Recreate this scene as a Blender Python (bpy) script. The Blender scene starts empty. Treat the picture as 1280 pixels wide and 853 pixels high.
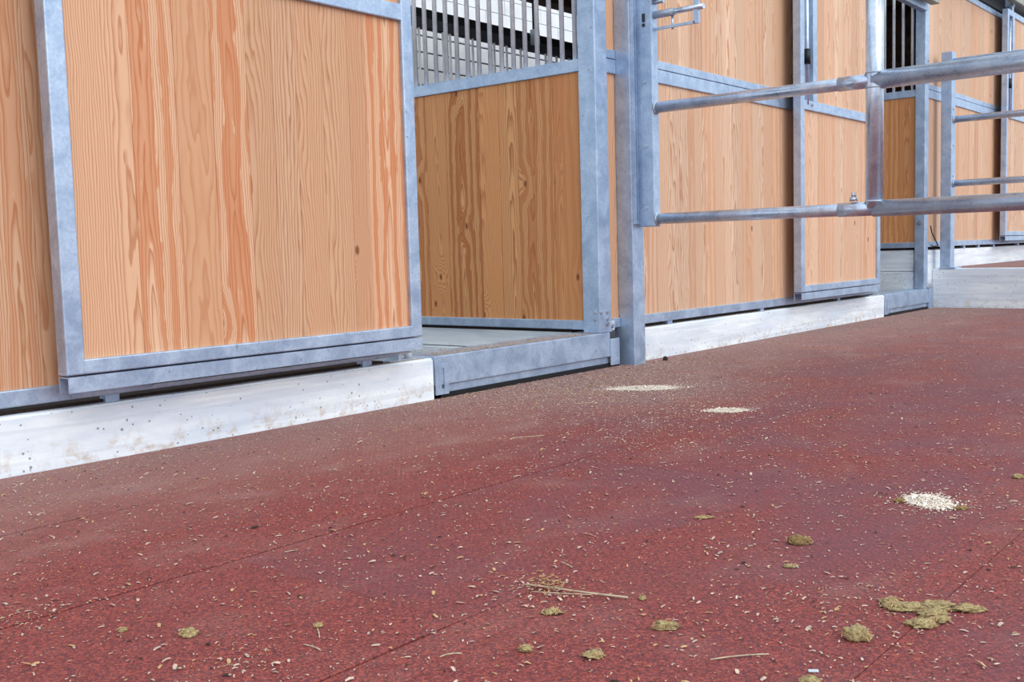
import bpy, bmesh, math, random
import numpy as np
from mathutils import Vector, Matrix, noise as mnoise

S = bpy.context.scene
COL = S.collection
random.seed(7)

# ------------------------------------------------------------------ camera
CAM_Z = 0.5
cd = bpy.data.cameras.new('camera')
cam = bpy.data.objects.new('camera', cd)
COL.objects.link(cam)
cd.sensor_width = 36.0
cd.lens = 1304.86 / 1280 * 36.0
cd.clip_start = 0.02
cd.clip_end = 200
_r = Vector((0.6330832, -0.7735904, -0.0276314))
_u = Vector((0.0837063, 0.0329291, 0.9959462))
_f = Vector((0.7695446, 0.6328298, -0.0856013))
mw = Matrix.Identity(4)
for i in range(3):
    mw[i][0], mw[i][1], mw[i][2] = _r[i], _u[i], -_f[i]
mw.translation = Vector((0, 0, CAM_Z))
cam.matrix_world = mw
S.camera = cam

# ------------------------------------------------------------------ light
w = bpy.data.worlds.new('overcast_sky')
S.world = w
w.use_nodes = True
bg = w.node_tree.nodes['Background']
bg.inputs[0].default_value = (0.78, 0.885, 1.0, 1)
bg.inputs[1].default_value = 1.16
sd = bpy.data.lights.new('soft_daylight', 'SUN')
sd.energy = 1.62
sd.angle = math.radians(55)
sd.color = (1.0, 0.975, 0.94)
sun = bpy.data.objects.new('soft_daylight', sd)
COL.objects.link(sun)
sun.rotation_euler = Vector((-0.12, -1.0, 0.85)).to_track_quat('Z', 'Y').to_euler()
sun.location = (2, -4, 6)

vs = S.view_settings
vs.view_transform = 'Standard'
vs.look = 'None'
vs.gamma = 1
vs.exposure = 0.15
vs.use_curve_mapping = False


# ------------------------------------------------------------------ node helper
def srgb(r, g, b):
    def f(c):
        c /= 255
        return c / 12.92 if c <= 0.04045 else ((c + 0.055) / 1.055) ** 2.4
    return (f(r), f(g), f(b), 1)


class NT:
    def __init__(s, name):
        s.m = bpy.data.materials.new(name)
        s.m.use_nodes = True
        s.t = s.m.node_tree
        s.b = s.t.nodes['Principled BSDF']

    def n(s, typ, **kw):
        x = s.t.nodes.new(typ)
        for k, v in kw.items():
            setattr(x, k, v)
        return x

    def put(s, sock, v):
        if isinstance(v, bpy.types.NodeSocket):
            s.t.links.new(v, sock)
        elif v is not None:
            sock.default_value = v

    def m_(s, op, a, b=None, c=None, clamp=False):
        x = s.n('ShaderNodeMath', operation=op)
        x.use_clamp = clamp
        s.put(x.inputs[0], a)
        if b is not None: s.put(x.inputs[1], b)
        if c is not None: s.put(x.inputs[2], c)
        return x.outputs[0]

    def noise(s, vec, scale, detail=2.0, rough=0.5, dist=0.0):
        x = s.n('ShaderNodeTexNoise')
        s.put(x.inputs['Vector'], vec)
        x.inputs['Scale'].default_value = scale
        x.inputs['Detail'].default_value = detail
        x.inputs['Roughness'].default_value = rough
        x.inputs['Distortion'].default_value = dist
        return x.outputs[0]

    def map(s, vec, scale=(1, 1, 1), loc=(0, 0, 0)):
        x = s.n('ShaderNodeMapping')
        s.put(x.inputs[0], vec)
        s.put(x.inputs[1], loc)
        x.inputs[3].default_value = scale
        return x.outputs[0]

    def ramp(s, fac, stops, interp='LINEAR'):
        x = s.n('ShaderNodeValToRGB')
        x.color_ramp.interpolation = interp
        e = x.color_ramp.elements
        while len(e) < len(stops): e.new(0.5)
        for el, (p, c) in zip(e, stops):
            el.position = p
            el.color = c if isinstance(c, tuple) else (c, c, c, 1)
        s.put(x.inputs[0], fac)
        return x.outputs[0]

    def mix(s, fac, a, b, mode='MIX'):
        x = s.n('ShaderNodeMix', data_type='RGBA', blend_type=mode)
        s.put(x.inputs[0], fac)
        s.put(x.inputs[6], a)
        s.put(x.inputs[7], b)
        return x.outputs[2]

    def sep(s, v):
        x = s.n('ShaderNodeSeparateXYZ')
        s.put(x.inputs[0], v)
        return x.outputs

    def comb(s, a, b, c):
        x = s.n('ShaderNodeCombineXYZ')
        for i, v in enumerate((a, b, c)): s.put(x.inputs[i], v)
        return x.outputs[0]

    def bump(s, h, strength, dist):
        x = s.n('ShaderNodeBump')
        s.put(x.inputs['Height'], h)
        x.inputs['Strength'].default_value = strength
        x.inputs['Distance'].default_value = dist
        s.put(s.b.inputs['Normal'], x.outputs[0])

    def fin(s, col, rough, metal=0.0, spec=0.5):
        s.put(s.b.inputs['Base Color'], col)
        s.put(s.b.inputs['Roughness'], rough)
        s.put(s.b.inputs['Metallic'], metal)
        s.put(s.b.inputs['Specular IOR Level'], spec)
        return s.m


def smooth(t, x, a, b):
    n = t.n('ShaderNodeMapRange', interpolation_type='SMOOTHSTEP')
    t.put(n.inputs[0], x)
    n.inputs[1].default_value = a
    n.inputs[2].default_value = b
    return n.outputs[0]


# ------------------------------------------------------------------ materials
def wood_material(name, pale, mid, orange, deep, knots=0.25):
    t = NT(name)
    oc = t.n('ShaderNodeTexCoord').outputs['Object']
    oi = t.n('ShaderNodeObjectInfo')
    sc = t.n('ShaderNodeSeparateColor')
    t.put(sc.inputs[0], oi.outputs['Color'])
    R_, G_, B_ = sc.outputs[0], sc.outputs[1], sc.outputs[2]
    A_ = oi.outputs['Alpha']
    x, y, z = t.sep(oc)
    seed = t.m_('MULTIPLY', A_, 57.0)
    # low frequency wander of the trunk along the board
    w1 = t.noise(t.comb(t.m_('MULTIPLY', x, 6.0), seed, t.m_('MULTIPLY', z, 1.3)), 1.0, 2.0, 0.5)
    w2 = t.noise(t.comb(t.m_('MULTIPLY', x, 26.0), seed, t.m_('MULTIPLY', z, 4.5)), 1.0, 2.0, 0.55)
    w3 = t.noise(t.comb(t.m_('MULTIPLY', x, 90.0), seed, t.m_('MULTIPLY', z, 9.0)), 1.0, 1.0, 0.5)
    u = t.m_('ADD', x, t.m_('MULTIPLY', t.m_('SUBTRACT', R_, 0.5), 0.16))
    u = t.m_('ADD', u, t.m_('MULTIPLY', t.m_('SUBTRACT', w1, 0.5), 0.035))
    d = t.m_('ADD', t.m_('MULTIPLY', G_, 0.12), t.m_('MULTIPLY', z, 0.012))
    d = t.m_('ADD', d, t.m_('MULTIPLY', t.m_('SUBTRACT', w1, 0.5), 0.050))
    r = t.m_('SQRT', t.m_('ADD', t.m_('MULTIPLY', u, u), t.m_('MULTIPLY', d, d)))
    r = t.m_('ADD', r, t.m_('MULTIPLY', t.m_('SUBTRACT', w2, 0.5), 0.014))
    r = t.m_('ADD', r, t.m_('MULTIPLY', t.m_('SUBTRACT', w3, 0.5), 0.0026))
    # knots pull the rings round themselves
    kv = t.n('ShaderNodeTexVoronoi', voronoi_dimensions='2D')
    gate = t.m_('LESS_THAN', t.m_('FRACT', t.m_('MULTIPLY', A_, 7.31)), knots)
    t.put(kv.inputs['Vector'], t.comb(t.m_('ADD', t.m_('MULTIPLY', x, 3.6), t.m_('MULTIPLY', seed, 1.7)), t.m_('ADD', t.m_('MULTIPLY', z, 2.0), t.m_('MULTIPLY', seed, 3.1)), 0.0))
    kv.inputs['Scale'].default_value = 1.0
    kd = kv.outputs['Distance']
    kn = t.m_('MULTIPLY', gate, t.m_('SUBTRACT', 1.0, smooth(t, kd, 0.01, 0.24)))
    r = t.m_('ADD', r, t.m_('MULTIPLY', kn, 0.030))
    f = t.m_('FRACT', t.m_('MULTIPLY', r, 165.0))
    late = t.ramp(f, [(0.0, 0.75), (0.06, 0.05), (0.42, 0.10), (0.78, 0.55), (0.90, 1.0), (1.0, 0.85)])
    # broad colour patches where the saw followed one ring
    w4 = t.noise(t.comb(t.m_('MULTIPLY', x, 34.0), seed, t.m_('MULTIPLY', z, 5.5)), 1.0, 3.0, 0.6, 0.4)
    rp = t.m_('ADD', t.m_('MULTIPLY', r, 27.0), t.m_('MULTIPLY', t.m_('SUBTRACT', w4, 0.5), 0.9))
    patch = t.ramp(t.m_('FRACT', rp), [(0.0, 0.9), (0.03, 0.0), (0.52, 0.05), (0.56, 0.8), (0.9, 1.0), (1.0, 0.9)])
    fine = t.noise(t.comb(t.m_('MULTIPLY', x, 420.0), seed, t.m_('MULTIPLY', z, 7.0)), 1.0, 3.0, 0.6)
    pale, mid, orange, deep = srgb(*pale), srgb(*mid), srgb(*orange), srgb(*deep)
    c = t.mix(t.m_('MULTIPLY', late, 0.80), pale, orange)
    c = t.mix(t.m_('MULTIPLY', patch, t.m_('MULTIPLY', t.m_('SUBTRACT', 1.0, smooth(t, G_, 0.03, 0.24)), 0.78)), c, deep)
    c = t.mix(t.m_('MULTIPLY', B_, 0.75), c, mid)
    c = t.mix(t.m_('MULTIPLY', fine, 0.22), c, srgb(178, 118, 80))
    tone = t.m_('ADD', 0.91, t.m_('MULTIPLY', t.m_('FRACT', t.m_('MULTIPLY', A_, 13.7)), 0.21))
    hs = t.n('ShaderNodeHueSaturation')
    t.put(hs.inputs['Value'], tone)
    hs.inputs['Saturation'].default_value = 1.0
    t.put(hs.inputs['Color'], c)
    core = t.m_('MULTIPLY', gate, t.m_('SUBTRACT', 1.0, smooth(t, kd, 0.015, 0.042)))
    c = t.mix(t.m_('MULTIPLY', core, 0.85), hs.outputs[0], srgb(120, 58, 30))
    t.bump(t.m_('ADD', t.m_('MULTIPLY', late, 0.7), t.m_('MULTIPLY', fine, 0.5)), 0.25, 0.0006)
    return t.fin(c, 0.62, 0.0, 0.3)


def steel_material(name, tint=(184, 202, 224), rough=0.46, metal=0.68, spot=0.5, bmp=0.12):
    t = NT(name)
    oc = t.n('ShaderNodeTexCoord').outputs['Object']
    g = t.n('ShaderNodeNewGeometry').outputs['Position']
    n1 = t.noise(g, 14.0, 4.0, 0.6, 0.6)
    n2 = t.noise(g, 130.0, 3.0, 0.65)
    sp = t.n('ShaderNodeTexVoronoi')
    t.put(sp.inputs['Vector'], g)
    sp.inputs['Scale'].default_value = 150.0
    a = srgb(*tint)
    dk = srgb(tint[0] - 52, tint[1] - 46, tint[2] - 36)
    lt = srgb(min(255, tint[0] + 26), min(255, tint[1] + 24), min(255, tint[2] + 20))
    c = t.mix(t.ramp(n1, [(0.35, 0.0), (0.65, 1.0)]), dk, lt)
    c = t.mix(0.50, c, a)
    c = t.mix(t.m_('MULTIPLY', t.ramp(n2, [(0.4, 0.0), (0.7, 1.0)]), 0.4), c, dk)
    sc = t.n('ShaderNodeSeparateColor')
    t.put(sc.inputs[0], sp.outputs['Color'])
    c = t.mix(t.m_('MULTIPLY', sc.outputs[0], 0.16), c, lt)
    spots = t.ramp(t.noise(g, 60.0, 1.0, 0.4), [(0.76, 0.0), (0.80, 1.0)])
    c = t.mix(t.m_('MULTIPLY', spots, spot), c, srgb(96, 108, 122))
    rr = t.m_('ADD', rough, t.m_('MULTIPLY', t.m_('SUBTRACT', n1, 0.5), 0.30))
    t.bump(t.m_('ADD', t.m_('MULTIPLY', n2, 0.5), n1), bmp, 0.002)
    return t.fin(c, rr, metal, 0.5)


def concrete_material(name, base=(234, 243, 253)):
    t = NT(name)
    g = t.n('ShaderNodeNewGeometry').outputs['Position']
    x, y, z = t.sep(g)
    n1 = t.noise(t.map(g, (1.2, 1.2, 7.0)), 2.2, 5.0, 0.6, 0.4)
    n2 = t.noise(g, 70.0, 4.0, 0.65)
    n4 = t.noise(t.map(g, (0.5, 0.5, 14.0)), 3.0, 2.0, 0.5, 0.3)
    c = t.mix(t.ramp(n1, [(0.3, 0.0), (0.7, 1.0)]), srgb(base[0] - 22, base[1] - 21, base[2] - 19), srgb(min(255, base[0] + 16), min(255, base[1] + 16), min(255, base[2] + 12)))
    c = t.mix(t.m_('MULTIPLY', t.ramp(n4, [(0.54, 0.0), (0.60, 1.0)]), 0.32), c, srgb(196, 202, 212))
    c = t.mix(t.m_('MULTIPLY', n2, 0.14), c, srgb(176, 178, 184))
    # brown splashes low down
    low = t.m_('SUBTRACT', 1.0, smooth(t, z, 0.0, 0.10))
    sp = t.ramp(t.noise(g, 22.0, 4.0, 0.7, 0.5), [(0.50, 0.0), (0.68, 1.0)])
    c = t.mix(t.m_('MULTIPLY', t.m_('MULTIPLY', low, sp), 0.75), c, srgb(190, 166, 140))
    v = t.n('ShaderNodeTexVoronoi')
    wv = t.n('ShaderNodeVectorMath', operation='ADD')
    t.put(wv.inputs[0], g)
    nz_ = t.n('ShaderNodeTexNoise')
    t.put(nz_.inputs['Vector'], g)
    nz_.inputs['Scale'].default_value = 120.0
    sc_ = t.n('ShaderNodeVectorMath', operation='SCALE')
    t.put(sc_.inputs[0], nz_.outputs['Color'])
    sc_.inputs['Scale'].default_value = 0.006
    t.put(wv.inputs[1], sc_.outputs[0])
    t.put(v.inputs['Vector'], wv.outputs[0])
    v.inputs['Scale'].default_value = 62.0
    v.inputs['Randomness'].default_value = 1.0
    vs_ = t.n('ShaderNodeSeparateColor')
    t.put(vs_.inputs[0], v.outputs['Color'])
    pore = t.m_('LESS_THAN', v.outputs['Distance'], t.m_('MULTIPLY', t.m_('SUBTRACT', vs_.outputs[0], 0.52, clamp=True), 0.50))
    c = t.mix(t.m_('MULTIPLY', pore, 0.75), c, srgb(112, 112, 116))
    t.bump(t.m_('SUBTRACT', t.m_('MULTIPLY', n2, 0.5), t.m_('MULTIPLY', pore, 2.0)), 0.5, 0.0025)
    return t.fin(c, 0.82, 0.0, 0.25)


def mat_material():
    t = NT('red_rubber_granulate')
    g = t.n('ShaderNodeNewGeometry').outputs['Position']
    x, y, z = t.sep(g)
    oi = t.n('ShaderNodeObjectInfo')
    sc = t.n('ShaderNodeSeparateColor')
    t.put(sc.inputs[0], oi.outputs['Color'])
    gr = t.n('ShaderNodeTexVoronoi')
    t.put(gr.inputs['Vector'], g)
    gr.inputs['Scale'].default_value = 380.0
    gc = t.n('ShaderNodeSeparateColor')
    t.put(gc.inputs[0], gr.outputs['Color'])
    gv = gc.outputs[0]
    gn = t.noise(g, 150.0, 3.0, 0.7)
    c = t.mix(gv, srgb(116, 46, 40), srgb(184, 92, 80))
    darkf = t.ramp(t.m_('ADD', t.m_('MULTIPLY', gc.outputs[1], 0.75), t.m_('MULTIPLY', gn, 0.4)), [(0.62, 0.0), (0.80, 1.0)])
    c = t.mix(t.m_('MULTIPLY', darkf, 0.70), c, srgb(76, 52, 62))
    # trodden, purplish wear
    big = t.noise(t.map(g, (1.1, 1.6, 1.0), (3.1, 0.4, 0)), 2.2, 5.0, 0.62, 0.6)
    right = t.m_('ADD', smooth(t, t.m_('SUBTRACT', x, t.m_('MULTIPLY', y, 0.9)), 0.2, 1.3), t.m_('MULTIPLY', sc.outputs[0], 0.62))
    wear = t.m_('MULTIPLY', t.ramp(big, [(0.38, 0.05), (0.60, 1.0)]), right, clamp=True)
    c = t.mix(t.m_('MULTIPLY', wear, 0.60), c, srgb(118, 76, 86))
    speck = t.ramp(t.noise(g, 520.0, 2.0, 0.7), [(0.5, 0.0), (0.62, 1.0)])
    c = t.mix(t.m_('MULTIPLY', speck, 0.30), c, srgb(70, 46, 58))
    # dust trodden out of the stalls: strong along the kerb, patchy further out
    dn = t.noise(t.map(g, (1.0, 1.6, 1)), 3.2, 5.0, 0.65, 0.4)
    edge = smooth(t, t.m_('ADD', y, t.m_('MULTIPLY', t.m_('SUBTRACT', dn, 0.5), 0.9)), 1.45, 2.35)
    far = smooth(t, x, 2.2, 6.5)
    dx_ = t.m_('MULTIPLY', t.m_('SUBTRACT', x, 3.1), 0.9)
    dy_ = t.m_('SUBTRACT', y, 2.2)
    dd = t.m_('SQRT', t.m_('ADD', t.m_('MULTIPLY', dx_, dx_), t.m_('MULTIPLY', dy_, dy_)))
    door = t.m_('SUBTRACT', 1.0, smooth(t, t.m_('ADD', dd, t.m_('MULTIPLY', t.m_('SUBTRACT', dn, 0.5), 0.6)), 0.25, 0.85))
    edge = t.m_('MAXIMUM', edge, door)
    dust = t.m_('ADD', t.m_('MULTIPLY', edge, 0.74), t.m_('MULTIPLY', far, 0.32))
    dust = t.m_('ADD', dust, t.m_('MULTIPLY', t.ramp(dn, [(0.52, 0.0), (0.75, 1.0)]), 0.35), clamp=True)
    grd = t.ramp(t.noise(g, 240.0, 3.0, 0.75), [(0.30, 0.35), (0.65, 1.0)])
    c = t.mix(t.m_('MULTIPLY', t.m_('MULTIPLY', dust, grd), 0.72), c, srgb(172, 148, 140))
    # moulded dimple pattern
    sx = t.m_('SINE', t.m_('MULTIPLY', x, 2 * math.pi / 0.016))
    sy = t.m_('SINE', t.m_('MULTIPLY', y, 2 * math.pi / 0.016))
    dim = t.m_('MULTIPLY', sx, sy)
    c = t.mix(t.m_('MULTIPLY', smooth(t, dim, 0.0, 0.9), 0.16), c, srgb(86, 50, 56))
    c = t.mix(0.10, c, srgb(58, 30, 32))
    h = t.m_('ADD', t.m_('MULTIPLY', gv, 0.7), t.m_('MULTIPLY', gn, 0.8))
    h = t.m_('SUBTRACT', h, t.m_('MULTIPLY', dim, 0.35))
    t.bump(h, 0.55, 0.0016)
    return t.fin(c, 0.8, 0.0, 0.3)


def plain(name, rgb, rough=0.6, metal=0.0, nz=0.12, scale=30.0, spec=0.4):
    t = NT(name)
    g = t.n('ShaderNodeNewGeometry').outputs['Position']
    n1 = t.noise(g, scale, 3.0, 0.6)
    dk = srgb(*[max(0, v * (1 - nz * 2)) for v in rgb])
    c = t.mix(t.ramp(n1, [(0.3, 0.0), (0.7, 1.0)]), dk, srgb(*rgb))
    return t.fin(c, rough, metal, spec)


WOOD = wood_material('larch_board', (226, 186, 152), (205, 149, 108), (166, 98, 56), (190, 104, 48))
WOOD_PALE = wood_material('pale_larch_board', (232, 202, 174), (212, 165, 130), (178, 116, 76), (192, 118, 68))
WOOD_SHADE = wood_material('amber_shade_larch_board', (240, 180, 122), (222, 146, 90), (150, 78, 34), (176, 92, 38), 0.7)  # same larch, with the warm bounced shade of the stalls put into its colour
STEEL = steel_material('galvanised_steel')
BARST = steel_material('galvanised_bar', (244, 246, 250), 0.42, 0.10)
PIPE = steel_material('galvanised_pipe', (210, 221, 236), 0.31, 0.80, 0.1, 0.03)
STEEL_DULL = steel_material('weathered_zinc', (186, 196, 208), 0.55, 0.5)
CONC = concrete_material('cast_concrete')
CONC_IN = concrete_material('dusty_concrete', (234, 240, 248))
RUBBER = mat_material()
SLAB = plain('slab_under_mats', (34, 20, 20), 0.9)
DARKFLOOR = plain('dark_stall_floor', (30, 30, 33), 0.9, nz=0.25)
BLACK = plain('black_plastic', (22, 23, 26), 0.5)
BLACKST = plain('black_painted_steel', (26, 27, 32), 0.6)  # on the boards behind the tracks this black stands for shadow
GREYST = plain('dark_grey_steel', (74, 76, 86), 0.6)
WHITE = plain('white_panel', (240, 241, 244), 0.6, nz=0.03, scale=5)
DARKCLAD = plain('dark_cladding', (30, 32, 38), 0.8)
TIMBER = plain('dark_roof_timber', (92, 62, 44), 0.8, nz=0.2, scale=12)
TRACK = plain('olive_track_paint', (168, 172, 158), 0.5)
PVC = plain('clear_white_plastic', (205, 214, 222), 0.35, nz=0.03)
BOLT = steel_material('zinc_bolt', (205, 210, 218), 0.25, 0.85)
SHAV = plain('pale_wood_shaving', (222, 196, 176), 0.8, nz=0.16, scale=60)
SHAV2 = plain('amber_straw', (212, 172, 122), 0.75, nz=0.15, scale=60)
SAWW = plain('white_sawdust_flake', (250, 238, 222), 0.85, nz=0.06, scale=200)
SAWD = plain('pale_sawdust', (248, 234, 214), 0.9, nz=0.12, scale=200)
STRAW = plain('bleached_straw', (212, 196, 164), 0.6, nz=0.1, scale=60)
DUNG = plain('dry_dung_fibre', (188, 166, 116), 0.9, nz=0.2, scale=260)
DUNG_DK = plain('brown_dung', (156, 128, 80), 0.9, nz=0.22, scale=200)
DIRT = plain('dark_dirt', (62, 44, 36), 0.9, nz=0.2, scale=200)  # real dirt; on the strips under the rails it also stands for shade


# ------------------------------------------------------------------ mesh helpers
def mk(name, bm, mat, parent=None, smooth_=False):
    me = bpy.data.meshes.new(name)
    bm.normal_update()
    bm.to_mesh(me)
    bm.free()
    me.materials.append(mat)
    if smooth_:
        for p in me.polygons: p.use_smooth = True
    o = bpy.data.objects.new(name, me)
    COL.objects.link(o)
    if parent: o.parent = parent
    return o


def bx(bm, x0, x1, y0, y1, z0, z1, bev=0.0):
    vs_ = [bm.verts.new((x, y, z)) for z in (z0, z1) for x, y in ((x0, y0), (x1, y0), (x1, y1), (x0, y1))]
    fs = [(3, 2, 1, 0), (4, 5, 6, 7), (0, 1, 5, 4), (1, 2, 6, 5), (2, 3, 7, 6), (3, 0, 4, 7)]
    faces = [bm.faces.new([vs_[i] for i in f]) for f in fs]
    if bev > 0:
        es = list({e for f in faces for e in f.edges})
        bmesh.ops.bevel(bm, geom=es, offset=bev, segments=2, profile=0.5, affect='EDGES')
    return bm


def box(name, x0, x1, y0, y1, z0, z1, mat, parent=None, bev=0.0):
    return mk(name, bx(bmesh.new(), x0, x1, y0, y1, z0, z1, bev), mat, parent)


def tube(bm, a, b, r, seg=20, r2=None, cap=True):
    a = Vector(a); b = Vector(b)
    d = (b - a)
    q = d.to_track_quat('Z', 'Y').to_matrix().to_4x4()
    M = Matrix.Translation((a + b) / 2) @ q
    bmesh.ops.create_cone(bm, cap_ends=cap, segments=seg, radius1=r, radius2=r if r2 is None else r2, depth=d.length, matrix=M)
    return bm


def cyl(name, a, b, r, mat, parent=None, seg=20):
    bm = tube(bmesh.new(), a, b, r, seg)
    o = mk(name, bm, mat, parent)
    for p in o.data.polygons:
        p.use_smooth = len(p.vertices) == 4
    return o


def thing(name, label, cat, loc=(0, 0, 0), group=None):
    o = bpy.data.objects.new(name, None)
    COL.objects.link(o)
    o.empty_display_size = 0.1
    o['label'] = label
    o['category'] = cat
    if group: o['group'] = group
    return o


def tag(o, label, cat, group=None):
    o['label'] = label
    o['category'] = cat
    if group: o['group'] = group
    return o


def structure(o):
    o['kind'] = 'structure'
    return o


_bolt = None
def bolt(p, axis, parent, r=0.009, name='bolt'):
    """hexagonal head with washer, axis is the outward direction"""
    a = Vector(axis).normalized()
    p = Vector(p)
    bm = bmesh.new()
    tube(bm, p - a * 0.002, p + a * 0.002, r * 1.25, 14)
    tube(bm, p + a * 0.002, p + a * 0.008, r, 6, r * 0.82)
    return mk(name, bm, BOLT, parent)


# board: tongue and groove plank with chamfered long edges, local x across, y depth, z up
_board_mesh = {}
def board_mesh(wd, h, mat, th=0.024):
    k = (round(wd, 4), round(h, 3), mat.name)
    if k in _board_mesh: return _board_mesh[k]
    dark = 'amber' in mat.name
    c = 0.0022 if dark else 0.0011
    g = 0.0006 if dark else 0.0002
    x0, x1 = -wd / 2 + g, wd / 2 - g
    prof = [(x0, c), (x0 + c * 0.8, 0), (x1 - c * 0.8, 0), (x1, c), (x1, th), (x0, th)]
    bm = bmesh.new()
    lo = [bm.verts.new((x, y, 0)) for x, y in prof]
    hi = [bm.verts.new((x, y, h)) for x, y in prof]
    n = len(prof)
    for i in range(n):
        j = (i + 1) % n
        bm.faces.new((lo[i], lo[j], hi[j], hi[i]))
    bm.faces.new(lo[::-1]); bm.faces.new(hi)
    bm.normal_update()
    me = bpy.data.meshes.new('board')
    bm.to_mesh(me); bm.free()
    me.materials.append(mat)
    _board_mesh[k] = me
    return me


def boards(parent, edges, z0, z1, face, axis='X', style=None, mat=None):
    """edges: board boundaries along X (face = Y of the front) or along Y (axis='Y', face = X, looking to -X)"""
    for i in range(len(edges) - 1):
        a, b = edges[i], edges[i + 1]
        o = bpy.data.objects.new('board', board_mesh(abs(b - a), z1 - z0, mat or WOOD))
        COL.objects.link(o)
        o.parent = parent
        jit = random.uniform(-0.0006, 0.0006)
        if axis == 'X':
            o.location = ((a + b) / 2, face + jit, z0)
        else:
            o.location = (face + jit, (a + b) / 2, z0)
            o.rotation_euler = (0, 0, -math.pi / 2)
        if style and i < len(style) and style[i]:
            o.color = style[i]
        else:
            o.color = (random.uniform(0.05, 0.95), random.choice((0.12, 0.25, 0.4, 0.65, 0.9)), random.uniform(0, 0.75), random.random())
    return


def split(a, b, w_, jitter=0.12):
    n = max(1, int(round((b - a) / w_)))
    e = [a + (b - a) * i / n for i in range(n + 1)]
    for i in range(1, n):
        e[i] += random.uniform(-jitter, jitter) * w_
    return e


# ------------------------------------------------------------------ setting: ground, mats, kerbs
KY = 2.475           # front face of the kerb
XS = 7.95            # face of the raised step
ZS = 0.285           # height of the raised floor
floor = structure(box('floor', -1.5, XS, -2.6, KY, -0.12, -0.022, SLAB))
mats_col = {}
for k in range(-5, 6):
    y0 = -0.06 + 0.5025 * k
    y1 = y0 + 0.5025
    if y0 > KY - 0.01: break
    y1 = min(y1, KY + 0.0)
    if y1 - y0 < 0.01: break
    off = (1.02 if k % 2 == 0 else 1.195) - 3
    for j in range(-1, 12):
        x0 = off + j
        x1 = x0 + 1.0
        if x1 <= -1.4 or x0 >= XS: continue
        x1 = min(x1, XS - 0.001)
        x0 = max(x0, -1.5)
        if x1 - x0 < 0.05: continue
        key = (round(x1 - x0, 3), round(y1 - y0, 3), k, x0 < 1.0, x0 < 1.3)
        if key not in mats_col:
            gj = {3: 0.0022, 4: 0.0024, 2: 0.0009, 1: 0.0002}
            ga, gb = gj.get(k, 0.0008), gj.get(k + 1, 0.0008)
            ga, gb = 0.0006, 0.0006
            if x0 < 1.0: ga, gb = {2: 0.003, 3: 0.0045, 4: 0.0045}.get(k, ga), {1: 0.003, 2: 0.0045, 3: 0.0045}.get(k, gb)
            elif x0 < 1.3: ga, gb = {3: 0.0035, 4: 0.002}.get(k, ga), {2: 0.0035, 3: 0.002}.get(k, gb)
            bm = bx(bmesh.new(), 0.0004, x1 - x0 - 0.0004, ga, y1 - y0 - gb, -0.022, 0.0, 0)
            es = [e for e in bm.edges if all(abs(v.co.z) < 1e-6 for v in e.verts)]
            bmesh.ops.bevel(bm, geom=es, offset=0.0010 if k > 1 else 0.0004, segments=1, affect='EDGES')
            me = bpy.data.meshes.new('rubber_mat'); bm.to_mesh(me); bm.free()
            me.materials.append(RUBBER)
            mats_col[key] = me
        o = bpy.data.objects.new('rubber_mat', mats_col[key])
        COL.objects.link(o)
        o.parent = floor
        o.location = (x0, y0, random.uniform(-0.0008, 0.0))
        tone = random.uniform(0, 0.35)
        if k == 2 and abs(x0 - 1.02) < 0.05: tone = 1.0
        o.color = (tone, 0, 0, 1)

# concrete kerbs and the step
def kerb(name, x0, x1, y0, y1, z0, z1, mat=CONC, bev=0.006):
    bm = bmesh.new()
    bx(bm, x0, x1, y0, y1, z0, z1)
    bmesh.ops.subdivide_edges(bm, edges=[e for e in bm.edges if abs((e.verts[0].co - e.verts[1].co).length - max(x1 - x0, y1 - y0)) < 1e-4], cuts=int(max(x1 - x0, y1 - y0) / 0.06))
    es = [e for e in bm.edges if len(e.link_faces) == 2 and e.calc_face_angle(0) > 1.0]
    bmesh.ops.bevel(bm, geom=es, offset=bev, segments=2, affect='EDGES')
    for v in bm.verts:
        n = mnoise.noise(v.co * 5.0) * 0.0018
        v.co.y += n
        v.co.z += mnoise.noise(v.co * 4.0 + Vector((9, 0, 0))) * 0.0016
    return structure(mk(name, bm, mat, smooth_=False))

kerb('trim_1', -1.5, 2.585, KY, 2.66, -0.1, 0.142)
kerb('trim_2', 3.858, 6.90, KY, 2.66, -0.1, 0.145)
kerb('trim_3', 7.775, 12.6, 2.50, 2.68, -0.1, 0.425)
kerb('trim_4', XS, XS + 0.16, -2.6, 2.50, -0.1, ZS)
raised = structure(box('floor_raised', XS + 0.16, 12.6, -2.6, 2.50, -0.1, ZS - 0.02, SLAB))
for j in range(5):
    for k in range(11):
        x0 = XS + 0.16 + j * 1.0
        y0 = -2.6 + 0.5025 * k
        y1 = min(y0 + 0.5025, 2.498)
        x1 = min(x0 + 1.0, 12.6)
        if y1 - y0 < 0.03: continue
        o = box('rubber_mat', x0 + 0.0015, x1 - 0.0015, y0 + 0.0015, y1 - 0.0015, ZS - 0.02, ZS + 0.001, RUBBER, raised)
        o.color = (random.uniform(0, .4), 0, 0, 1)
# stall floors
structure(box('floor_stall', -1.5, XS + 4.65, 2.66, 6.3, -0.1, 0.0, DARKFLOOR))
structure(box('floor_stall', 2.585, 3.80, KY + 0.02, 2.66, -0.1, 0.0, DARKFLOOR))
structure(box('floor_stall', 6.90, 7.775, KY + 0.02, 2.66, -0.1, 0.0, DARKFLOOR))
# ground far behind, beyond the stalls
structure(box('floor_yard', -6, 20, 6.3, 16, -0.15, -0.02, plain('yard_gravel', (170, 168, 162), 0.9)))
structure(box('floor_yard', -12, 20, -16, -2.6, -0.15, -0.02, plain('aisle_gravel', (150, 140, 132), 0.9)))

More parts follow.
